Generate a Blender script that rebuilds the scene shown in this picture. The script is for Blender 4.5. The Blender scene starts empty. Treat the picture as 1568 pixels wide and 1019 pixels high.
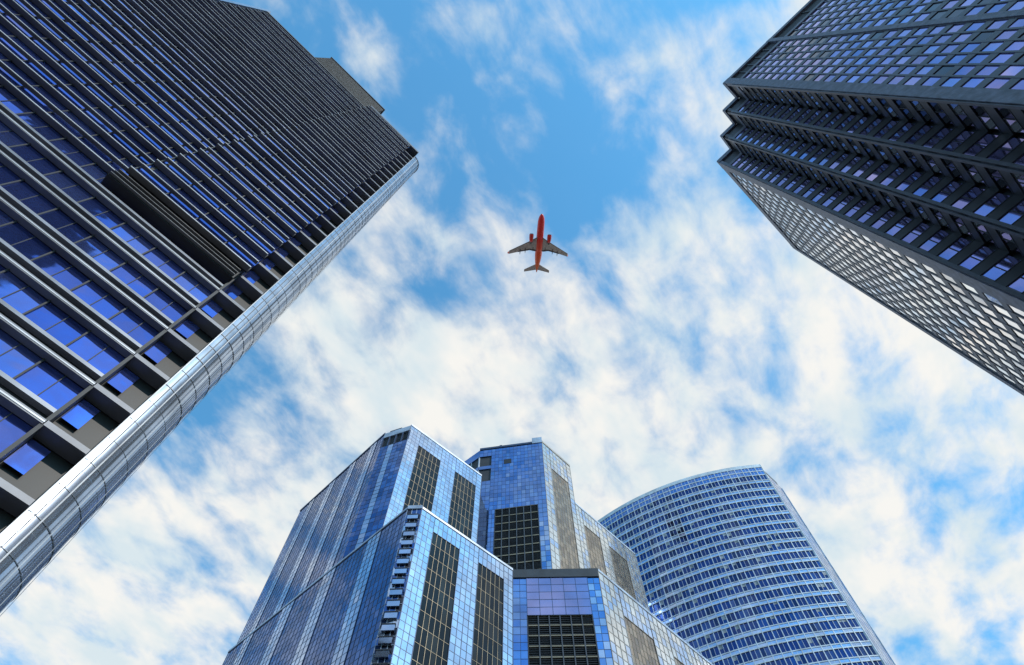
import bpy, math, random
from mathutils import Vector, Matrix
random.seed(7)
scene=bpy.context.scene
R=math.radians
CAMZ=1.7

# ------------------------------------------------------------------ materials
MATS={}
def newmat(name):
    m=bpy.data.materials.new(name); m.use_nodes=True
    MATS[name]=m
    return m,m.node_tree.nodes,m.node_tree.links
def surf(name,col,rough=0.6,metal=0.0,var=0.25,vscale=0.35,bump=0.0,bscale=3.0,spec=0.5):
    m,n,l=newmat(name); b=n['Principled BSDF']
    tc=n.new('ShaderNodeTexCoord')
    nz=n.new('ShaderNodeTexNoise'); nz.inputs['Scale'].default_value=vscale; nz.inputs['Detail'].default_value=3
    l.new(tc.outputs['Object'],nz.inputs['Vector'])
    mr=n.new('ShaderNodeMapRange'); mr.inputs['From Min'].default_value=0.3; mr.inputs['From Max'].default_value=0.7
    mr.inputs['To Min'].default_value=1-var; mr.inputs['To Max'].default_value=1+var
    l.new(nz.outputs['Fac'],mr.inputs['Value'])
    mx=n.new('ShaderNodeVectorMath'); mx.operation='SCALE'; mx.inputs[0].default_value=col[:3]
    l.new(mr.outputs['Result'],mx.inputs['Scale'])
    l.new(mx.outputs['Vector'],b.inputs['Base Color'])
    b.inputs['Roughness'].default_value=rough; b.inputs['Metallic'].default_value=metal
    b.inputs['Specular IOR Level'].default_value=spec
    if bump>0:
        n2=n.new('ShaderNodeTexNoise'); n2.inputs['Scale'].default_value=bscale; n2.inputs['Detail'].default_value=2
        l.new(tc.outputs['Object'],n2.inputs['Vector'])
        bp=n.new('ShaderNodeBump'); bp.inputs['Strength'].default_value=bump; bp.inputs['Distance'].default_value=0.1
        l.new(n2.outputs['Fac'],bp.inputs['Height']); l.new(bp.outputs['Normal'],b.inputs['Normal'])
    return m
def glass(name,col,rough=0.06,metal=0.9,wave=0.09,wscale=0.35,var=0.2):
    return surf(name,col,rough,metal,var,0.12,wave,wscale)

# left tower
surf('ledge_metal',(0.16,0.165,0.19),0.45,0.3)
surf('slat_metal',(0.12,0.117,0.125),0.5,0.2)
surf('ledge_dark',(0.025,0.027,0.033),0.6)
surf('fin_metal',(0.22,0.235,0.28),0.4,0.4)
surf('lip_metal',(0.48,0.49,0.53),0.4,0.3)
glass('violet_glass_a',(0.12,0.18,0.60),wave=0.3,wscale=0.45); glass('violet_glass_b',(0.095,0.15,0.52),wave=0.3,wscale=0.45); glass('violet_glass_c',(0.17,0.24,0.68),wave=0.3,wscale=0.45)
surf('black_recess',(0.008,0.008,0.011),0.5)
surf('silver_cladding',(0.38,0.43,0.51),0.2,0.85,0.2,0.5)
surf('silver_joint',(0.06,0.07,0.09),0.5,0.3)
surf('ring_metal',(0.13,0.15,0.18),0.4,0.6)
surf('core_dark',(0.02,0.022,0.03),0.7)
surf('roof_gravel',(0.2,0.19,0.18),0.9)
surf('brown_louvre',(0.085,0.075,0.07),0.6)
surf('brown_stone',(0.10,0.085,0.075),0.7)
# right tower
surf('dark_granite',(0.030,0.030,0.043),0.4,0.0,0.35,1.5)
surf('edge_granite',(0.08,0.08,0.115),0.5,0.0,0.45,1.2,0.2,5)
surf('charcoal_spandrel',(0.012,0.012,0.016),0.5)
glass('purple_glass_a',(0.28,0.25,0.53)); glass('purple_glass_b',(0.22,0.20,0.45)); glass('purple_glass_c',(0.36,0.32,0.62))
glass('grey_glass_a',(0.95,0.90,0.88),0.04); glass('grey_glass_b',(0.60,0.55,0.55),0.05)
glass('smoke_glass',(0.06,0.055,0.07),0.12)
# centre
glass('navy_glass_a',(0.075,0.135,0.32)); glass('navy_glass_b',(0.06,0.11,0.27)); glass('navy_glass_c',(0.095,0.165,0.37))
glass('blue_glass_a',(0.14,0.25,0.54)); glass('blue_glass_b',(0.12,0.22,0.48)); glass('blue_glass_c',(0.18,0.31,0.60))
glass('pale_glass_a',(0.54,0.61,0.76),0.1); glass('pale_glass_b',(0.45,0.52,0.68),0.1)
glass('pink_glass',(0.33,0.31,0.52),0.1)
glass('bronze_glass_a',(0.022,0.021,0.025),0.1); glass('bronze_glass_b',(0.045,0.038,0.038),0.1)
glass('tan_glass_a',(0.42,0.32,0.24),0.12); glass('tan_glass_b',(0.27,0.21,0.17),0.12)
glass('cream_glass',(0.80,0.74,0.68),0.12)
surf('blind_fabric',(0.26,0.28,0.33),0.7)
surf('mullion_pale',(0.36,0.41,0.50),0.4,0.5)
surf('mullion_navy',(0.045,0.065,0.12),0.4,0.5)
surf('mullion_gold',(0.24,0.20,0.14),0.4,0.5)
surf('mullion_cream',(0.30,0.27,0.25),0.4,0.3)
surf('coping_dark',(0.03,0.035,0.045),0.5)
surf('white_frame',(0.50,0.54,0.61),0.4,0.2)
glass('deep_glass_a',(0.03,0.06,0.19)); glass('deep_glass_b',(0.04,0.085,0.24)); glass('deep_glass_c',(0.02,0.045,0.13))
glass('sill_glass',(0.40,0.51,0.72),0.1)

# ------------------------------------------------------------------ builder
class Frame:
    def __init__(s,p0,p1):
        s.p=Vector((p0[0],p0[1])); d=Vector((p1[0]-p0[0],p1[1]-p0[1])); s.L=d.length; s.e=d/s.L
        s.n=Vector((s.e.y,-s.e.x))
    def pt(s,a,z,d):
        q=s.p+s.e*a+s.n*d
        return (q.x,q.y,z+CAMZ)
class Building:
    def __init__(s,name):
        s.name=name; s.parts={}
        s.root=bpy.data.objects.new(name,None); scene.collection.objects.link(s.root)
    def _get(s,part,mat):
        return s.parts.setdefault((part,mat),([],[]))
    def box(s,fr,a0,a1,z0,z1,d0,d1,part,mat):
        V,F=s._get(part,mat); i=len(V)
        for z in (z0,z1):
            V+= [fr.pt(a0,z,d0),fr.pt(a1,z,d0),fr.pt(a1,z,d1),fr.pt(a0,z,d1)]
        F+= [(i,i+1,i+2,i+3)[::1],(i+4,i+7,i+6,i+5),(i,i+4,i+5,i+1),(i+1,i+5,i+6,i+2),(i+2,i+6,i+7,i+3),(i+3,i+7,i+4,i)]
    def pane(s,fr,a0,a1,z0,z1,d,part,mat,j=0.010):
        V,F=s._get(part,mat); i=len(V)
        r=lambda:random.uniform(-j,j)
        ta,tz=r(),r()
        V+=[fr.pt(a0,z0,d-ta-tz),fr.pt(a1,z0,d+ta-tz),fr.pt(a1,z1,d+ta+tz),fr.pt(a0,z1,d-ta+tz)]
        F.append((i,i+1,i+2,i+3))
    def prism(s,poly,z0,z1,part,mat,roof='roof_gravel'):
        V,F=s._get(part,mat); i=len(V); n=len(poly)
        V+=[(x,y,z0+CAMZ) for x,y in poly]+[(x,y,z1+CAMZ) for x,y in poly]
        for k in range(n):
            F.append((i+k,i+(k+1)%n,i+n+(k+1)%n,i+n+k))
        V2,F2=s._get(part+'_roof',roof); i=len(V2)
        V2+=[(x,y,z1+CAMZ) for x,y in poly]; F2.append(tuple(range(i,i+n)))
    def raw(s,part,mat,V0,F0):
        V,F=s._get(part,mat); i=len(V)
        V+=V0; F+=[tuple(k+i for k in f) for f in F0]
    def grid(s,fr,a0,a1,z0,z1,dx,dz,gl,frame,fw=0.12,fd=0.1,d=0.0,j=0.010,part='curtain_wall',ph=None):
        nx=max(1,round((a1-a0)/dx)); nz=max(1,round((z1-z0)/dz))
        sx=(a1-a0)/nx; sz=(z1-z0)/nz
        for k in range(nz):
            for m in range(nx):
                s.pane(fr,a0+m*sx,a0+(m+1)*sx,z0+k*sz,z0+(k+1)*sz,d,part+'_glass_'+'x',random.choice(gl),j)
        for m in range(nx+1):
            s.box(fr,a0+m*sx-fw/2,a0+m*sx+fw/2,z0,z1,d-0.05,d+fd,part+'_mullions',frame)
        ph=ph or fw
        for k in range(nz+1):
            s.box(fr,a0+fw*.5,a1-fw*.5,z0+k*sz-ph/2,z0+k*sz+ph/2,d-0.04,d+fd-0.03,part+'_transoms',frame)
    def finish(s):
        for (part,mat),(V,F) in s.parts.items():
            part=part.replace('_glass_x','_glass')
            nm=part+'_'+mat
            me=bpy.data.meshes.new(nm); me.from_pydata(V,[],F); me.materials.append(MATS[mat]); me.update()
            if part.startswith('round_corner_panels'):
                for p in me.polygons: p.use_smooth=True
            o=bpy.data.objects.new(nm,me); scene.collection.objects.link(o); o.parent=s.root
def inset(poly,t):
    n=len(poly); out=[]
    for i in range(n):
        p0=Vector(poly[i-1]);p=Vector(poly[i]);p1=Vector(poly[(i+1)%n])
        e0=(p-p0).normalized(); e1=(p1-p).normalized()
        n0=Vector((-e0.y,e0.x)); n1=Vector((-e1.y,e1.x))
        b=(n0+n1); b=b/max(0.3,b.length_squared)*2
        out.append(tuple(p+b*t))
    return out

# ================================================================== LEFT LOUVRED TOWER
B=Building('louvred_office_tower')
A=Vector((-21.75,18.45)); D=Vector((-50.5,-10.4))
e=(A-D).normalized(); nrm=Vector((e.y,-e.x)); H=150.0; FH=4.2
BACK=[(-22.6,21.4),(-52.7,47.1),(-92,22),(-92,-15)]
core=inset([tuple(D),tuple(A)]+BACK,1.3)
B.prism(core,-CAMZ,H-1.0,'core','core_dark')
Ltot=(A-D).length
crease=Ltot-13.5
frL=Frame(D,A)
off=1.2
VG=['violet_glass_a','violet_glass_b','violet_glass_c','violet_glass_a']
def louvre_floor(fr,a0,a1,z,d,upper):
    nx=max(1,round((a1-a0)/2.8)); sx=(a1-a0)/nx
    zs=1.1 if upper else 1.35
    zg0=z+zs; zg1=z+FH
    for m in range(nx):
        B.pane(fr,a0+m*sx,a0+(m+1)*sx,zg0,zg1,d,'windows_glass_x',random.choice(VG),0.014)
        B.box(fr,a0+m*sx-0.05,a0+m*sx+0.05,zg0,zg1,d,d+0.12,'window_mullions','ledge_dark')
        if not upper: B.box(fr,a0+(m+.5)*sx-0.025,a0+(m+.5)*sx+0.025,zg0,zg1,d,d+0.05,'window_bars','ledge_dark')
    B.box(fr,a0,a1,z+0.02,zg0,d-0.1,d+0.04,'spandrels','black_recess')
    if upper:
        B.box(fr,a0,a1,z+0.0,z+0.22,d+0.041,d+0.58,'lower_ledges','slat_metal')
        B.box(fr,a0,a1,z+0.04,z+0.16,d+0.58,d+0.61,'ledge_lips','lip_metal')
        B.box(fr,a0,a1,z+2.0,z+2.2,d+0.13,d+0.48,'middle_louvres','slat_metal')
        B.box(fr,a0,a1,z+2.04,z+2.15,d+0.48,d+0.51,'ledge_lips','lip_metal')
    else:
        B.box(fr,a0,a1,z+1.08,z+1.38,d+0.041,d+0.45,'upper_ledges','fin_metal')
        B.box(fr,a0,a1,z+0.0,z+0.34,d+0.041,d+0.55,'lower_ledges','ledge_metal')
        B.box(fr,a0,a1,z+0.10,z+0.20,d+0.55,d+0.58,'ledge_lips','lip_metal')
z=-1.0
zband=(-1.0+FH*12, -1.0+FH*13)
while z+FH<=H+0.5:
    if z<=zband[0]+0.1:
        louvre_floor(frL,0,Ltot-2.6,z,-0.2,False)
    else:
        louvre_floor(frL,0,crease+0.2,z,-0.2,True)
        louvre_floor(frL,crease-0.7,Ltot-2.3,z,off-0.2,True)
    B.pane(frL,Ltot-2.45,Ltot-1.4,z+1.9,z+FH-0.3,-0.5,'corner_windows_glass_x','violet_glass_a')
    B.box(frL,Ltot-2.55,Ltot-0.12,z,z+0.4,-0.7,0.32,'corner_slabs','ledge_metal')
    B.box(frL,Ltot-2.7,Ltot-2.5,z+0.4,z+FH,-0.7,0.3,'corner_jamb','ledge_dark')
    z+=FH
ztop=z
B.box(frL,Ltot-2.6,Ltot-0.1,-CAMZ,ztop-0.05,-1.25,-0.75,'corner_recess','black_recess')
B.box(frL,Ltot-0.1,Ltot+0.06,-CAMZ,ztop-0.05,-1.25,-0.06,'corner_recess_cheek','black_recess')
# dark louvred transfer band under the projecting bay
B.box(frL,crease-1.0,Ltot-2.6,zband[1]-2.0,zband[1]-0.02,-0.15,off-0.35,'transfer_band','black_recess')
for k in range(3):
    B.box(frL,crease-1.0,Ltot-2.7,zband[1]-1.8+k*0.6,zband[1]-1.72+k*0.6,off-0.35,off-0.1,'transfer_band_louvres','slat_metal')
B.box(frL,crease-0.4,crease-0.15,zband[1],ztop,-0.5,off-0.2,'facade_return','ledge_dark')
B.box(frL,-0.3,crease-0.5,ztop,ztop+0.7,-1.3,0.2,'parapet','ledge_dark')
B.box(frL,crease-0.5,Ltot-0.1,ztop,ztop+1.2,-1.3,off+0.1,'parapet_front','silver_joint')
B.box(frL,-0.8,-0.2,-CAMZ,ztop+1.2,-1.5,0.5,'end_pier','silver_cladding')
za=ztop+0.7
b0,b1=11.3,Ltot-13.2
PH=17
B.box(frL,b0,b1,za,za+PH,-14,-0.75,'penthouse','core_dark')
for k in range(30):
    zz=za+0.2+k*0.56
    B.box(frL,b0-0.1,b1+0.1,zz,zz+0.2,-0.75,-0.3,'penthouse_louvres','brown_louvre')
B.box(frL,b0-0.3,b1+0.3,za+PH,za+PH+0.5,-14.3,-0.1,'penthouse_cap','silver_joint')
RC=2.15
C0=A-nrm*RC*0.98
def arcpt(r,th,z): return (C0.x+r*math.cos(th),C0.y+r*math.sin(th),z+CAMZ)
th0=math.atan2(nrm.y,nrm.x)-0.02; th1=th0+R(140)
NS=30
def arcband(r,z0,z1,part,mat,t0=th0,t1=th1,ns=NS,r2=None):
    V=[];F=[]
    for k in range(ns+1):
        t=t0+(t1-t0)*k/ns
        V+=[arcpt(r,t,z0),arcpt(r2 or r,t,z1)]
    for k in range(ns): F.append((2*k,2*k+2,2*k+3,2*k+1))
    B.raw(part,mat,V,F)
def arcring(r0,r1,z0,z1,part,mat,t0=th0,t1=th1,ns=NS):
    arcband(r1,z0,z1,part,mat,t0,t1,ns)
    V=[];F=[]
    for zz in (z0,z1):
        base=len(V)
        for k in range(ns+1):
            t=t0+(t1-t0)*k/ns
            V+=[arcpt(r0,t,zz),arcpt(r1,t,zz)]
        for k in range(ns): F.append((base+2*k,base+2*k+1,base+2*k+3,base+2*k+2))
    B.raw(part,mat,V,F)
z=-CAMZ
while z<ztop-0.1:
    z2=min(z+FH,ztop); rr=RC+random.uniform(-0.012,0.012)
    arcband(rr,z,z2,'round_corner_panels','silver_cladding')
    z=z2
z=-1.0
while z<ztop:
    arcring(RC-0.1,RC+0.025,z,z+0.07,'round_corner_rings','ring_metal')
    arcring(RC-0.1,RC+0.02,z+2.1,z+2.14,'round_corner_rings','ring_metal')
    z+=FH
for k in range(15):
    t=th0+(th1-th0)*k/14
    arcring(RC-0.05,RC+(0.07 if k%2 else 0.10),-CAMZ,ztop,'round_corner_ribs','silver_joint' if k%2 else 'lip_metal',t-0.016,t+0.016,1)
arcring(0.1,RC+0.15,ztop,ztop+1.0,'round_corner_cap','silver_cladding')
B.finish()

# ================================================================== RIGHT GRANITE TOWER
B=Building('granite_skyscraper')
H=150.0; FH=3.6
c2=(45.9,19.3); c1=(45.3,3.0)
teeth=[c2,(48.5,16.6),(46.0,13.8),(48.5,11.2),(45.9,8.5),(48.4,5.9),c1]
far1=(80,-31.7); far3=(66.3,39.2)
poly=[far3]+teeth+[far1,(118,-31),(118,39)]
B.prism(inset(poly,0.45),-CAMZ,H-0.5,'core','core_dark')
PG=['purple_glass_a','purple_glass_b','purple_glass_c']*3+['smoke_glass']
nfl=int((H-9)/FH)
fr=Frame(c1,far1)
def punched(fr,a0,a1,z0,nf,bay,pier,gl,rec=0.35,sill=1.25,stone='dark_granite',pd=0.0,spd=-0.12):
    nx=max(1,round((a1-a0)/bay)); sx=(a1-a0)/nx
    for k in range(nf):
        z=z0+k*FH
        B.box(fr,a0,a1,z,z+sill,-0.5,spd,'spandrels',stone)
        for m in range(nx):
            B.pane(fr,a0+m*sx,a0+(m+1)*sx,z+sill,z+FH,-rec,'windows_glass_x',random.choice(gl),0.012)
    for m in range(nx+1):
        B.box(fr,a0+m*sx-pier/2,a0+m*sx+pier/2,z0,z0+nf*FH,-0.5,pd,'piers',stone)
z0=H-9-nfl*FH
seam=11.9
punched(fr,1.6,seam-0.5,z0,nfl,1.75,0.26,PG,rec=0.15,sill=1.25,pd=-0.02,spd=-0.05)
punched(fr,seam+0.5,fr.L-1.5,z0,nfl,1.75,0.26,PG,rec=0.15,sill=1.25,pd=-0.02,spd=-0.05)
for a,w in ((0.0,1.5),(seam-0.45,0.9),(fr.L-1.5,1.5)):
    B.box(fr,a,a+w,-CAMZ,H,-0.6,0.12,'corner_piers','edge_granite')
for a0,a1 in ((1.5,seam-.45),(seam+.45,fr.L-1.5)):
    B.box(fr,a0,a1,H-1.6,H-0.05,-0.6,0.08,'parapet','edge_granite')
    B.box(fr,a0,a1,H-9,H-7.6,-0.6,0.08,'parapet','edge_granite')
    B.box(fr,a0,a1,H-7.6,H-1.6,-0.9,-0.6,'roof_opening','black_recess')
    nn=5
    for k in range(1,nn): 
        a=a0+(a1-a0)*k/nn; B.box(fr,a-0.1,a+0.1,H-7.6,H-1.6,-0.6,-0.2,'roof_opening_posts','charcoal_spandrel')
for i in range(6):
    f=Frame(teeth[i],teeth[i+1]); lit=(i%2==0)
    gl=['purple_glass_c','purple_glass_a'] if lit else ['smoke_glass','grey_glass_b','smoke_glass']  # reflection difference between the tooth sides is put into the glass colour
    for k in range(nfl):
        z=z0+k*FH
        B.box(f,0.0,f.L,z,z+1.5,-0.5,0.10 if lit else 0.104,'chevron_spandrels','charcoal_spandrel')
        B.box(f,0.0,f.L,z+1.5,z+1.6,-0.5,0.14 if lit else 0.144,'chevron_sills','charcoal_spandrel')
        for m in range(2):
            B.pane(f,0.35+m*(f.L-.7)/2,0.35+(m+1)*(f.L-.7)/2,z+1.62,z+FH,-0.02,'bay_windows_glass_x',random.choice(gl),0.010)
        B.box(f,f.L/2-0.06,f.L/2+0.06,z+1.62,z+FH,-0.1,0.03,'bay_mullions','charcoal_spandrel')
    pa=(0.0,0.38) if lit else (f.L-0.38,f.L)
    B.box(f,pa[0],pa[1],-CAMZ,H-6,-0.5,0.22,'bay_edges','dark_granite')
    B.box(f,0,f.L,H-9,H-7.5,-0.5,0.12 if lit else 0.124,'bay_parapet','edge_granite')
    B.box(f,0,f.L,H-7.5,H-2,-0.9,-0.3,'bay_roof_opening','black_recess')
    B.box(f,0,f.L,H-2,H,-0.5,0.12 if lit else 0.124,'bay_cornice','edge_granite')
fr=Frame(far3,c2)
B.box(fr,fr.L-2.2,fr.L,-CAMZ,H,-0.6,0.12,'corner_piers','edge_granite')
B.box(fr,0,1.2,-CAMZ,H,-0.6,0.12,'corner_piers','edge_granite')
B.box(fr,1.2,fr.L-2.2,H-4,H,-0.6,0.08,'parapet','edge_granite')
nf3=int((H-4)/FH)
punched(fr,1.2,fr.L-2.2,H-4-nf3*FH,nf3,1.9,0.28,['grey_glass_a','grey_glass_a','grey_glass_a','grey_glass_b'],rec=0.09,sill=1.2,pd=0.0,spd=-0.03)
B.finish()

# ================================================================== STEPPED GLASS TOWER
B=Building('stepped_glass_skyscraper')
def stripes(fr,z0,z1,cols,dx=1.5,dz=2.0,topband=6.0):
    a=0.0
    for f,kind in cols:
        b=f*fr.L
        if kind=='silver': B.grid(fr,a,b,z0,z1,dx,dz,['pale_glass_a','pale_glass_b'],'mullion_navy',0.12,0.06,0.10,part='silver_strip')
        elif kind=='dark':
            B.grid(fr,a,b,z0,z1-topband,dx,dz*2,['bronze_glass_a','bronze_glass_a','bronze_glass_b'],'mullion_gold',0.08,0.08,0.0,part='dark_bay')
            B.grid(fr,a,b,z1-topband,z1,dx,dz,['pale_glass_b','pale_glass_a'],'mullion_navy',0.12,0.06,0.10,part='top_band')
        elif kind=='navy': B.grid(fr,a,b,z0,z1,dx,dz,['navy_glass_a','navy_glass_b','navy_glass_c'],'mullion_navy',0.12,0.06,0.0,part='navy_strip')
        elif kind=='blue': B.grid(fr,a,b,z0,z1,dx,dz,['blue_glass_a','blue_glass_b','blue_glass_c'],'mullion_navy',0.12,0.06,0.0,part='blue_strip')
        elif kind=='cream': B.grid(fr,a,b,z0,z1,dx*1.3,dz*1.2,['pale_glass_a','cream_glass','cream_glass'],'mullion_cream',0.20,0.08,0.10,part='cream_strip')
        elif kind=='tan':
            B.grid(fr,a,b,z0,z1-topband,dx,dz,['tan_glass_a','tan_glass_b'],'mullion_gold',0.10,0.06,0.0,part='tan_bay')
            B.grid(fr,a,b,z1-topband,z1,dx*1.3,dz*1.2,['pale_glass_a','cream_glass'],'mullion_cream',0.20,0.08,0.10,part='cream_band')
        a=b
upL=(-78.6,152.5); ch=(-44.7,119.5); up=(-35.3,116.1); upR=(-11.1,137.2)
HU=200.0
B.prism(inset([upL,ch,up,upR,(-11.1,170),(-50,190)],0.4),-CAMZ,HU-0.6,'tower_core','core_dark')
f=Frame(upL,ch)
stripes(f,20,HU,[(0.12,'blue'),(0.19,'silver'),(0.36,'navy'),(0.44,'silver'),(0.6,'navy'),(0.68,'silver'),(0.84,'navy'),(0.92,'silver'),(1.0,'navy')],1.6,2.0)
B.box(f,-0.2,f.L,HU,HU+0.8,-0.5,0.25,'coping','mullion_navy')
f=Frame(ch,up)
B.grid(f,0,f.L*0.3,20,HU-9,1.6,2.0,['navy_glass_a','navy_glass_c'],'mullion_navy',0.1,0.06,0.0,0.03,part='corner_bay')
B.grid(f,f.L*0.3,f.L*0.5,20,HU-9,1.6,2.0,['pale_glass_b'],'mullion_navy',0.1,0.06,0.0,0.03,part='corner_bay')
B.grid(f,f.L*0.5,f.L,20,HU-9,1.6,2.0,['navy_glass_a','blue_glass_b'],'mullion_navy',0.1,0.06,0.0,0.03,part='corner_bay')
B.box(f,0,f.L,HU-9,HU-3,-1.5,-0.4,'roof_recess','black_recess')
for k in range(5): B.box(f,f.L*k/4-0.25,f.L*k/4+0.25,HU-9,HU-3,-0.6,0.1,'recess_posts','mullion_navy')
B.box(f,0,f.L,HU-3,HU,-0.5,0.15,'corner_cap','mullion_pale')
B.box(f,1,5.5,HU,HU+3,-7,-1.0,'rooftop_plant','coping_dark')
f=Frame(up,upR)
stripes(f,20,HU,[(0.14,'silver'),(0.44,'dark'),(0.64,'silver'),(0.93,'dark'),(1.0,'silver')],1.55,2.0,8)
B.box(f,0,f.L,HU,HU+0.8,-0.5,0.25,'coping','mullion_pale')
HL=130.0
loL=(-76.0,145.2); loR=(0.1,117.4)
cl=(-25.2,98.65); cr=(-21.7,98.5)
B.prism(inset([loL,cl,cr,loR,(2,140),(-40,175)],0.4),-CAMZ,HL-0.6,'front_core','core_dark')
f=Frame(loL,cl)
stripes(f,10,HL,[(0.10,'navy'),(0.16,'silver'),(0.33,'navy'),(0.40,'silver'),(0.56,'navy'),(0.63,'silver'),(0.80,'navy'),(0.87,'silver'),(1.0,'navy')],1.5,2.0)
B.box(f,0,f.L,HL,HL+0.7,-0.5,0.25,'coping','mullion_pale')
f=Frame(cl,cr)
B.grid(f,0,f.L,10,HL,1.2,2.0,['pale_glass_a','navy_glass_a','smoke_glass'],'mullion_pale',0.12,0.08,0.0,0.08,part='prow')
zz=12
while zz<HL-3:
    B.box(f,0.5,f.L-0.5,zz,zz+1.4,0.1,0.5,'prow_bays','pale_glass_b')
    B.box(f,0.4,f.L-0.4,zz+1.4,zz+1.6,0.1,0.6,'prow_sills','coping_dark')
    zz+=3
B.box(f,0,f.L,HL,HL+1.2,-0.5,0.3,'coping','mullion_pale')
f=Frame(cr,loR)
stripes(f,10,HL,[(0.14,'silver'),(0.42,'dark'),(0.62,'silver'),(0.90,'dark'),(1.0,'silver')],1.45,2.0,5)
B.box(f,0,f.L,HL,HL+0.7,-0.5,0.25,'coping','mullion_pale')
B.finish()

# ================================================================== CENTRAL TOWER
B=Building('blue_glass_skyscraper')
HC=230.0
p0=(-20.0,150.8);p1=(-13.1,145.2);p2=(12.2,141.4);p3=(23.8,153.0)
B.prism(inset([p0,p1,p2,p3,(24,185),(-20,185)],0.4),-CAMZ,HC-1.0,'tower_core','core_dark')
f=Frame(p0,p1)
B.grid(f,0,f.L,100,HC-24,1.6,2.4,['blue_glass_a','navy_glass_c'],'mullion_navy',0.1,0.06,part='west_bay')
for za,zb in ((HC-22,HC-14),(HC-12,HC-5)):
    B.box(f,0.3,f.L-0.3,za,zb,-1.5,-0.6,'terrace_recess','black_recess')
for za,zb in ((HC-24,HC-22),(HC-14,HC-12),(HC-5,HC-0.2)):
    B.box(f,0,f.L,za,zb,-0.6,0.12,'terrace_bands','blue_glass_a')
for a in (0,f.L/2,f.L-0.4): B.box(f,a,a+0.4,HC-22.1,HC-4.9,-0.6,0.05,'terrace_posts','mullion_pale')
f=Frame(p1,p2)
BG=['blue_glass_a','blue_glass_b','blue_glass_c','blue_glass_a']
B.grid(f,0,5.0,100,HC-22,1.5,2.4,BG,'mullion_navy',0.1,0.06,part='front_glass')
B.grid(f,5.0,f.L,190,HC,1.5,2.4,BG,'mullion_navy',0.1,0.06,part='front_glass')
B.grid(f,0,5.0,HC-5,HC,1.5,2.5,BG,'mullion_navy',0.1,0.06,part='front_glass')
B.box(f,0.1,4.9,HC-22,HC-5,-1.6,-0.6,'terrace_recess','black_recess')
B.box(f,0.1,4.9,HC-14,HC-12,-0.6,0.05,'terrace_bands','blue_glass_b')
B.box(f,10,13,HC-12,HC-9,0.0,0.09,'roof_vent','black_recess')
la,lb=7.2,22.4
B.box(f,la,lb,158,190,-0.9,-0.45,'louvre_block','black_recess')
for k in range(7): B.box(f,la+k*(lb-la)/6-0.15,la+k*(lb-la)/6+0.15,158,190,-0.5,0.06,'louvre_posts','silver_joint')
for k in range(9): B.box(f,la+.2,lb-.2,158+k*4-0.2,158+k*4+0.2,-0.5,0.0,'louvre_rails','mullion_gold')
for k in range(64):
    B.box(f,la+.2,lb-.2,158.2+k*0.5,158.28+k*0.5,-0.5,-0.15,'louvre_blades','coping_dark')
B.grid(f,lb,f.L,60,190,1.6,2.4,['pale_glass_b','blue_glass_c'],'mullion_navy',0.1,0.06,part='front_edge')
B.grid(f,5.0,la,60,190,1.4,2.4,['blue_glass_b','blue_glass_c'],'mullion_navy',0.1,0.06,part='front_edge')
B.grid(f,la,lb,60,158,1.5,2.4,BG,'mullion_navy',0.1,0.06,part='front_glass')
B.box(f,0,f.L-4,HC,HC+1.2,-0.6,0.3,'coping','mullion_navy')
B.box(f,f.L-4,f.L,HC,HC+4,-5,0.25,'corner_turret','mullion_pale')
B.box(f,8,9,HC+1.2,HC+2.8,-1.6,-0.4,'rooftop_antenna_base','coping_dark')
f=Frame(p2,p3)
stripes(f,100,HC,[(0.25,'cream'),(0.85,'tan'),(1.0,'cream')],1.5,2.4,14)
B.box(f,0,f.L,HC,HC+1.2,-0.6,0.3,'coping','mullion_cream')
f=Frame(p3,(24.2,168))
B.grid(f,0,f.L,150,HC-18,1.6,2.4,['pale_glass_a','tan_glass_a'],'mullion_cream',0.12,0.06,part='side_glass')
B.box(f,0,f.L,HC-18,HC-6,-1.5,-0.6,'side_recess','black_recess')
B.box(f,0,f.L,HC-6,HC,-0.6,0.1,'side_cap','mullion_cream')
for k in range(5): B.box(f,k*3,k*3+0.4,HC-18,HC-6,-0.6,0.2,'side_posts','coping_dark')
HS=205.0
s0=(23.83,152.97); s1=(48.2,177.1)
B.prism(inset([(12.6,141.85),s1,(48.2,205),(20,205)],0.42),-CAMZ,HS-0.6,'shoulder_core','core_dark')
f=Frame(s0,s1)
stripes(f,80,HS,[(0.1,'cream'),(0.36,'tan'),(0.5,'cream'),(0.8,'tan'),(1.0,'cream')],1.5,2.4,9)
B.box(f,0,f.L,HS,HS+0.9,-0.5,0.25,'shoulder_coping','mullion_pale')
f=Frame(s1,(49.0,200))
B.grid(f,0,f.L,60,HS,1.6,2.4,['pale_glass_a','blue_glass_c'],'mullion_cream',0.12,0.06,part='shoulder_side')
HD=130.0
d0=(0.25,117.9); d1=(21.6,117.5); d2=(66,161.9)
B.prism(inset([d0,d1,d2,(66,190),(0.25,190)],0.4),-CAMZ,HD-0.6,'front_core','core_dark')
f=Frame(d0,d1)
B.grid(f,0,3.3,10,HD-2,1.65,2.2,['blue_glass_c','blue_glass_a'],'mullion_navy',0.1,0.06,part='front_block_edge')
B.grid(f,18.4,f.L,10,HD-2,1.5,2.2,['blue_glass_c','pale_glass_b'],'mullion_navy',0.1,0.06,part='front_block_edge')
B.grid(f,3.3,18.4,116,HD-2,3.0,2.2,['pink_glass'],'mullion_navy',0.12,0.06,d=0.08,part='front_block_top')
B.box(f,3.3,18.4,20,116,-0.9,-0.45,'front_louvre_block','black_recess')
for k in range(7): B.box(f,3.3+k*15.1/6-0.13,3.3+k*15.1/6+0.13,20,116,-0.5,0.06,'front_louvre_posts','silver_joint')
zz=116
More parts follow.
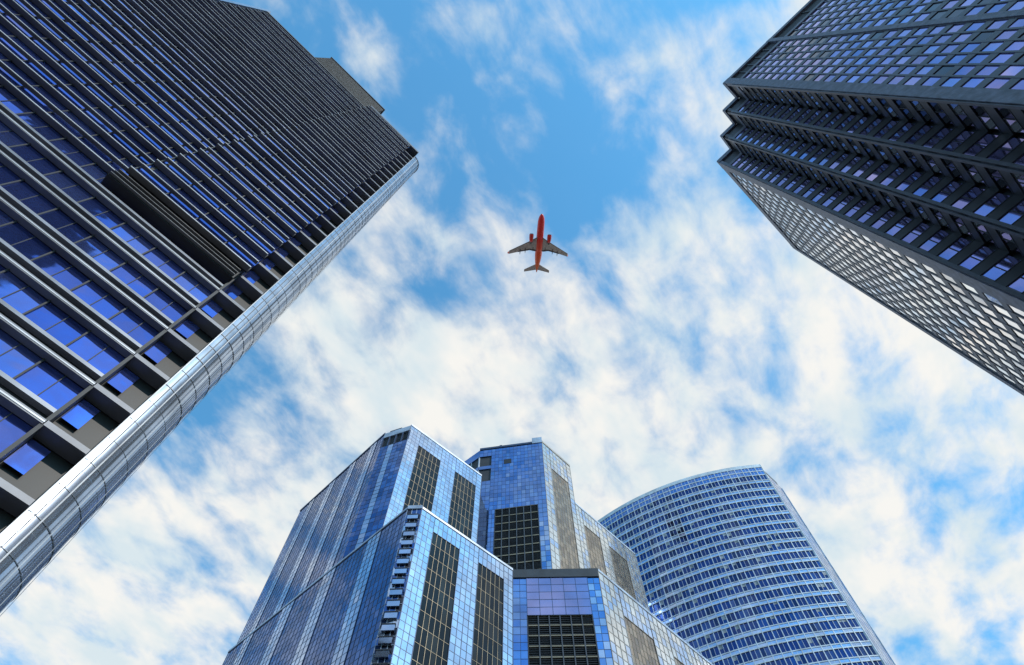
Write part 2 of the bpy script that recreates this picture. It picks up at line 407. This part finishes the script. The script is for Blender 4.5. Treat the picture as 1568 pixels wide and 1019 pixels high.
while zz>60:
    B.box(f,3.5,18.2,zz-0.17,zz+0.17,-0.5,0.0,'front_louvre_rails','mullion_gold')
    for q in range(1,5): B.box(f,3.5,18.2,zz-q*0.58-0.04,zz-q*0.58+0.04,-0.5,-0.15,'front_louvre_blades','coping_dark')
    zz-=2.9
B.box(f,0,f.L,HD-2,HD+0.8,-0.6,0.3,'front_block_coping','coping_dark')
f=Frame(d1,d2)
stripes(f,10,HD,[(0.12,'cream'),(0.3,'tan'),(0.42,'cream'),(0.6,'tan'),(0.72,'cream'),(0.9,'tan'),(1.0,'cream')],1.5,2.2,9)
B.box(f,0,f.L,HD,HD+0.8,-0.5,0.25,'front_block_coping','mullion_pale')
B.finish()

# ================================================================== CURVED TOWER
B=Building('curved_office_tower')
HE=260.0; FE=5.6
cc=Vector((125.9,296.5)); RE=125.0
t0=R(-142); t1=R(-94.6)
NB=33
pts=[(cc.x+RE*math.cos(t0+(t1-t0)*k/NB),cc.y+RE*math.sin(t0+(t1-t0)*k/NB)) for k in range(NB+1)]
side=(125.4,181.0)
B.prism(inset(pts+[side,(128,215),(60,245)],0.5),-CAMZ,HE-0.5,'core','core_dark')
DG=['deep_glass_a','deep_glass_b','deep_glass_c','deep_glass_a']
for k in range(NB):
    f=Frame(pts[k],pts[k+1])
    z=HE-2.0-2*3.0
    for q in range(2):
        B.pane(f,0.1,f.L-0.1,HE-2-3.0*(q+1)+0.5,HE-2-3.0*q,-0.1,'crown_glass_x','blue_glass_a')
        B.box(f,0,f.L,HE-2-3.0*(q+1),HE-2-3.0*(q+1)+0.5,-0.3,0.05,'crown_bands','white_frame')
    B.box(f,0,f.L,HE-2,HE+0.3,-0.4,0.1,'crown_cap','white_frame')
    while z>80:
        for h in (0,1):
            a0=h*f.L/2; a1=(h+1)*f.L/2
            B.pane(f,a0,a1,z-FE+2.0,z,-0.2,'windows_glass_x',random.choice(DG))
            if random.random()<0.10:
                B.pane(f,a0+0.1,a1-0.1,z-random.uniform(0.8,2.0),z-0.02,-0.16,'window_blinds','blind_fabric',0)
        B.pane(f,0.0,f.L,z-FE+0.4,z-FE+1.6,-0.05,'spandrel_glass_x','sill_glass',0.004)
        B.box(f,0,f.L,z-FE+1.6,z-FE+2.0,-0.3,0.10,'upper_bands','white_frame')
        B.box(f,0,f.L,z-FE,z-FE+0.4,-0.3,0.06,'lower_bands','white_frame')
        z-=FE
    B.box(f,-0.15,0.15,80,HE-2,-0.3,0.14,'mullions','white_frame')
    B.box(f,f.L/2-0.06,f.L/2+0.06,80,HE-2,-0.3,0.0,'mullions_thin','white_frame')
f=Frame(pts[-1],side)
B.grid(f,0.4,f.L,60,HE-6,2.5,FE/2,['blue_glass_c','pale_glass_b'],'mullion_pale',0.12,0.05,part='end_wall')
B.box(f,-0.1,0.4,60,HE+0.3,-0.4,0.25,'end_fin','white_frame')
B.box(f,f.L-0.3,f.L+0.1,60,HE-6,-0.4,0.25,'end_fin','white_frame')
B.finish()

# ================================================================== tower behind the viewer (reflections)
B=Building('brown_stone_office_tower')
for poly,hh in (([(-30,-105),(4,-105),(4,-72),(-30,-72)],172),([(-24,-100),(-4,-100),(-4,-74.5),(-24,-74.5)],192)):
    B.prism(inset(poly,0.3),-CAMZ,hh,'core%d'%hh,'core_dark')
    for ii in ((2,3),(1,2)):
        f=Frame(poly[ii[0]],poly[ii[1]])
        B.grid(f,0,f.L,2,hh,3,4,['bronze_glass_a','bronze_glass_b','smoke_glass'],'brown_stone',0.8,0.3,part='facade',ph=1.4)
B.finish()

# ================================================================== AIRPLANE
def paint(name,stops,rough=0.35):
    m,n,l=newmat(name); b=n['Principled BSDF']
    tc=n.new('ShaderNodeTexCoord'); sp=n.new('ShaderNodeSeparateXYZ'); l.new(tc.outputs['Object'],sp.inputs[0])
    mr=n.new('ShaderNodeMapRange'); mr.inputs['From Min'].default_value=-17; mr.inputs['From Max'].default_value=17
    l.new(sp.outputs['Y'],mr.inputs['Value'])
    cr=n.new('ShaderNodeValToRGB'); l.new(mr.outputs['Result'],cr.inputs['Fac'])
    els=cr.color_ramp.elements
    els[0].position=stops[0][0]; els[0].color=(*stops[0][1],1)
    els[1].position=stops[-1][0]; els[1].color=(*stops[-1][1],1)
    for p,c in stops[1:-1]:
        q=els.new(p); q.color=(*c,1)
    l.new(cr.outputs['Color'],b.inputs['Base Color']); b.inputs['Roughness'].default_value=rough
paint('fuselage_paint',[(0.0,(0.80,0.12,0.02)),(0.35,(0.78,0.07,0.015)),(0.6,(0.70,0.02,0.012)),(1.0,(0.70,0.015,0.012))])
surf('engine_red',(0.65,0.02,0.015),0.35)
surf('wing_grey',(0.44,0.33,0.28),0.4,0.1,0.2,0.8)
surf('wing_edge',(0.07,0.045,0.045),0.4)
surf('intake_dark',(0.02,0.02,0.02),0.5)
surf('cockpit_glass',(0.02,0.02,0.03),0.1)
plane=bpy.data.objects.new('airplane',None); scene.collection.objects.link(plane)
def pobj(name,V,F,mat,smooth=True):
    me=bpy.data.meshes.new(name); me.from_pydata(V,[],F); me.materials.append(MATS[mat])
    if smooth:
        for p in me.polygons: p.use_smooth=True
    me.update(); o=bpy.data.objects.new(name,me); scene.collection.objects.link(o); o.parent=plane
    return o
def lathe(name,prof,mat,ox=0,oz=0,seg=24,zs=None):
    V=[];F=[]
    for i,(y,r) in enumerate(prof):
        dz=zs(y) if zs else 0
        for k in range(seg):
            t=2*math.pi*k/seg; V.append((ox+r*math.cos(t),y,oz+dz+r*math.sin(t)))
    for i in range(len(prof)-1):
        for k in range(seg):
            F.append((i*seg+k,i*seg+(k+1)%seg,(i+1)*seg+(k+1)%seg,(i+1)*seg+k))
    F.append(tuple(range(seg))); F.append(tuple(range((len(prof)-1)*seg,len(prof)*seg)))
    return pobj(name,V,F,mat)
prof=[(16.8,0.05),(16.6,0.45),(16.1,0.85),(15.2,1.3),(14.0,1.65),(12.5,1.85),(10,1.92),(0,1.92),(-6,1.92),(-9,1.7),(-12,1.2),(-14.5,0.7),(-16.3,0.3),(-16.8,0.12)]
lathe('fuselage',prof,'fuselage_paint',zs=lambda y:(max(0,-y-6)*0.13) - max(0,y-13)*0.06)
lathe('belly_fairing',[(5.5,0.2),(4.5,1.4),(2.5,1.9),(-2,1.9),(-4,1.5),(-5.5,0.2)],'fuselage_paint',oz=-0.45)
def foil(secs,name,mat,vertical=False):
    V=[];F=[]
    shp=[(0,0),(0.05,0.45),(0.3,0.6),(0.65,0.4),(1,0.03),(1,-0.03),(0.65,-0.35),(0.3,-0.45),(0.05,-0.35)]
    m=len(shp)
    for (s,yl,c,z,t) in secs:
        for (u,w) in shp:
            if vertical: V.append((w*t,yl-u*c,z+s))
            else: V.append((s,yl-u*c,z+w*t))
    for i in range(len(secs)-1):
        for k in range(m): F.append((i*m+k,i*m+(k+1)%m,(i+1)*m+(k+1)%m,(i+1)*m+k))
    F.append(tuple(range(m))); F.append(tuple(range((len(secs)-1)*m,len(secs)*m)))
    return pobj(name,V,F,mat,False)
for sgn,sd in ((1,'right'),(-1,'left')):
    foil([(sgn*0.8,4.2,8.2,-1.0,1.0),(sgn*5.2,1.4,4.6,-0.7,0.6),(sgn*16.4,-4.9,1.7,0.3,0.22)],'wing_'+sd,'wing_grey')
    foil([(sgn*1.5,3.98,0.5,-0.98,0.9),(sgn*5.2,1.62,0.4,-0.68,0.62),(sgn*16.4,-4.75,0.28,0.3,0.26)],'leading_edge_'+sd,'wing_edge')
    foil([(sgn*1.9,-3.3,0.8,-1.15,0.25),(sgn*5.2,-2.9,0.75,-0.8,0.2),(sgn*11.5,-4.6,0.6,-0.2,0.15)],'flap_'+sd,'wing_edge')
    foil([(sgn*16.4,-5.0,1.6,0.3,0.2),(sgn*17.1,-6.2,0.7,2.4,0.1)],'winglet_'+sd,'fuselage_paint')
    foil([(sgn*0.4,-11.6,3.6,0.9,0.4),(sgn*7.1,-15.4,1.4,1.5,0.15)],'tailplane_'+sd,'wing_grey')
    ex=sgn*4.95
    lathe('engine_'+sd,[(5.9,1.0),(5.6,1.16),(4.2,1.2),(2.6,1.05),(1.4,0.75)],'engine_red' ,ox=ex,oz=-2.0,seg=20)
    lathe('intake_'+sd,[(5.95,0.86),(5.93,0.05)],'intake_dark',ox=ex,oz=-2.0,seg=20)
    lathe('exhaust_'+sd,[(1.5,0.6),(0.9,0.5),(0.2,0.15)],'intake_dark',ox=ex,oz=-2.0,seg=16)
    V=[(ex-0.15,4.6,-0.9),(ex+0.15,4.6,-0.9),(ex+0.15,0.2,-0.7),(ex-0.15,0.2,-0.7),(ex-0.15,4.2,-1.5),(ex+0.15,4.2,-1.5),(ex+0.15,0.8,-1.6),(ex-0.15,0.8,-1.6)]
    pobj('pylon_'+sd,V,[(0,1,2,3),(4,5,6,7),(0,1,5,4),(1,2,6,5),(2,3,7,6),(3,0,4,7)],'wing_grey',False)
    for k,sx in enumerate((3.4,7.6,10.4)):
        yb=-2.6-(sx-3)*0.33
        lathe('flap_fairing_%s_%d'%(sd,k+1),[(yb+2.0,0.05),(yb+1,0.22),(yb-0.3,0.22),(yb-1.5,0.04)],'wing_edge',ox=sgn*sx,oz=-1.15+sx*0.07,seg=10)
foil([(0,-10.2,5.6,1.2,0.5),(7.2,-14.8,2.0,1.2,0.2)],'tail_fin','fuselage_paint',True)
pobj('cockpit_windows',[(-1.0,14.9,0.75),(1.0,14.9,0.75),(0.75,15.7,0.35),(-0.75,15.7,0.35)],[(0,1,2,3)],'cockpit_glass',False)
plane.location=(15.1,90.0,355.0)
plane.rotation_euler=(0,R(4),R(180+4))

# ================================================================== GROUND
surf('paving',(0.22,0.21,0.20),0.85,0,0.2,0.5)
surf('asphalt',(0.05,0.05,0.052),0.9,0,0.2,0.8)
surf('kerb_stone',(0.3,0.3,0.29),0.8)
surf('road_paint',(0.75,0.75,0.72),0.7)
def flat(name,pts,z,mat):
    me=bpy.data.meshes.new(name); me.from_pydata([(x,y,z) for x,y in pts],[],[tuple(range(len(pts)))]); me.materials.append(MATS[mat])
    o=bpy.data.objects.new(name,me); scene.collection.objects.link(o); return o
S=4000
flat('ground',[(-S,-S),(S,-S),(S,S),(-S,S)],0.0,'paving')
ed=Vector((0.7071,0.7071)); nd=Vector((0.7071,-0.7071)); c=nd*10
def strip(a,b,w0,w1): return [tuple(c+ed*a+nd*w0),tuple(c+ed*b+nd*w0),tuple(c+ed*b+nd*w1),tuple(c+ed*a+nd*w1)][::-1]
flat('road',strip(-600,600,-7,7),0.004,'asphalt')
Vm=[];Fm=[]
for k in range(-60,60):
    i=len(Vm); Vm+=[(x,y,0.008) for x,y in strip(k*9,k*9+3,-0.07,0.07)]; Fm.append((i,i+1,i+2,i+3))
me=bpy.data.meshes.new('road_marking'); me.from_pydata(Vm,[],Fm); me.materials.append(MATS['road_paint'])
scene.collection.objects.link(bpy.data.objects.new('road_marking',me))
K=Building('kerb')
for w in (-7.3,7.0):
    q=strip(-600,600,w,w+0.3)
    V=[(x,y,0.001) for x,y in q]+[(x,y,0.13) for x,y in q]
    K.raw('kerb_line','kerb_stone',V,[(0,1,2,3),(4,5,6,7),(0,1,5,4),(1,2,6,5),(2,3,7,6),(3,0,4,7)])
K.finish()

# ================================================================== WORLD
SUN_DIR=Vector((0.80,-0.60,0.80)).normalized()
el=math.asin(SUN_DIR.z); az=math.atan2(SUN_DIR.x,SUN_DIR.y)
w=bpy.data.worlds.new('World'); scene.world=w; w.use_nodes=True
n=w.node_tree.nodes; l=w.node_tree.links
bg=n['Background']; bg.inputs['Strength'].default_value=0.1
sky=n.new('ShaderNodeTexSky'); sky.sky_type='NISHITA'; sky.sun_disc=False; sky.sun_elevation=el; sky.sun_rotation=az
sky.air_density=1.0; sky.dust_density=0.5; sky.ozone_density=1.5
tc=n.new('ShaderNodeTexCoord'); sp=n.new('ShaderNodeSeparateXYZ'); l.new(tc.outputs['Generated'],sp.inputs[0])
def math_(op,a,b=None,c=None):
    m=n.new('ShaderNodeMath'); m.operation=op
    for i,v in enumerate((a,b,c)):
        if v is None: continue
        if isinstance(v,(int,float)): m.inputs[i].default_value=v
        else: l.new(v,m.inputs[i])
    return m.outputs[0]
zc=math_('MAXIMUM',sp.outputs['Z'],0.09)
a=math_('DIVIDE',sp.outputs['X'],zc); b=math_('DIVIDE',sp.outputs['Y'],zc)
cv=n.new('ShaderNodeCombineXYZ'); l.new(a,cv.inputs[0]); l.new(b,cv.inputs[1])
mp=n.new('ShaderNodeMapping'); mp.vector_type='TEXTURE'; mp.inputs['Rotation'].default_value=(0,0,R(60)); mp.inputs['Scale'].default_value=(1.45,1.0,1)
l.new(cv.outputs[0],mp.inputs['Vector'])
def noise(scale,detail,rough,dist,off=0):
    va=n.new('ShaderNodeVectorMath'); va.operation='ADD'; va.inputs[1].default_value=(off,off*1.7,0); l.new(mp.outputs[0],va.inputs[0])
    t=n.new('ShaderNodeTexNoise'); t.noise_dimensions='2D'
    t.inputs['Scale'].default_value=scale; t.inputs['Detail'].default_value=detail; t.inputs['Roughness'].default_value=rough; t.inputs['Distortion'].default_value=dist
    l.new(va.outputs[0],t.inputs['Vector']); return t.outputs['Fac']
n1=noise(3.6,6,0.5,0.12,2.6); n2=noise(11,6,0.55,0.15,4.0)
dens=math_('ADD',math_('MULTIPLY',n1,0.45),math_('MULTIPLY',n2,0.55))
blobs=[((0.74,0.60),0.58,0.17),((0.30,0.02),0.13,0.11),((-0.25,0.50),0.30,0.05),((-0.8,1.0),0.5,0.11),
       ((-0.05,-0.08),0.36,-0.09),((0.14,0.18),0.22,-0.07),((-0.6,0.63),0.25,-0.05),((0.85,0.74),0.12,-0.12),((0.05,0.50),0.25,0.05),((0.45,0.45),0.09,-0.05)]
for (cx,cy),r,amp in blobs:
    dx=math_('SUBTRACT',a,cx); dy=math_('SUBTRACT',b,cy)
    d2=math_('ADD',math_('MULTIPLY',dx,dx),math_('MULTIPLY',dy,dy))
    g=math_('EXPONENT',math_('MULTIPLY',d2,-1.0/(r*r)))
    dens=math_('MULTIPLY_ADD',g,amp,dens)
mr=n.new('ShaderNodeMapRange'); mr.interpolation_type='SMOOTHSTEP'; mr.inputs['From Min'].default_value=0.385; mr.inputs['From Max'].default_value=0.69
mr.inputs['To Min'].default_value=0.02; mr.inputs['To Max'].default_value=0.97
l.new(dens,mr.inputs['Value'])
n3=noise(6,4,0.6,0.1,9.0)
cr=n.new('ShaderNodeValToRGB'); l.new(n3,cr.inputs['Fac'])
cr.color_ramp.elements[0].position=0.35; cr.color_ramp.elements[0].color=(7.2,8.2,8.6,1)
cr.color_ramp.elements[1].position=0.6; cr.color_ramp.elements[1].color=(9.6,9.4,8.9,1)
tint=n.new('ShaderNodeMix'); tint.data_type='RGBA'; tint.blend_type='MULTIPLY'; tint.inputs['Factor'].default_value=1
l.new(sky.outputs[0],tint.inputs['A']); tint.inputs['B'].default_value=(1.15,2.85,3.15,1)
mix=n.new('ShaderNodeMix'); mix.data_type='RGBA'; l.new(mr.outputs[0],mix.inputs['Factor'])
l.new(tint.outputs['Result'],mix.inputs['A']); l.new(cr.outputs[0],mix.inputs['B'])
l.new(mix.outputs['Result'],bg.inputs['Color'])
sun=bpy.data.lights.new('sun','SUN'); sun.energy=3.0; sun.angle=R(0.5); sun.color=(1,0.94,0.86)
so=bpy.data.objects.new('sun',sun); scene.collection.objects.link(so)
so.rotation_euler=SUN_DIR.to_track_quat('Z','Y').to_euler()

# ================================================================== CAMERA
cd=bpy.data.cameras.new('camera'); cam=bpy.data.objects.new('camera',cd); scene.collection.objects.link(cam)
cam.location=(0,0,CAMZ); cd.sensor_width=36; cd.lens=22.96; cd.clip_end=8000
cam.rotation_euler=(R(157.98),0,0)
scene.camera=cam
scene.view_settings.view_transform='Standard'; scene.view_settings.look='None'; scene.view_settings.exposure=0
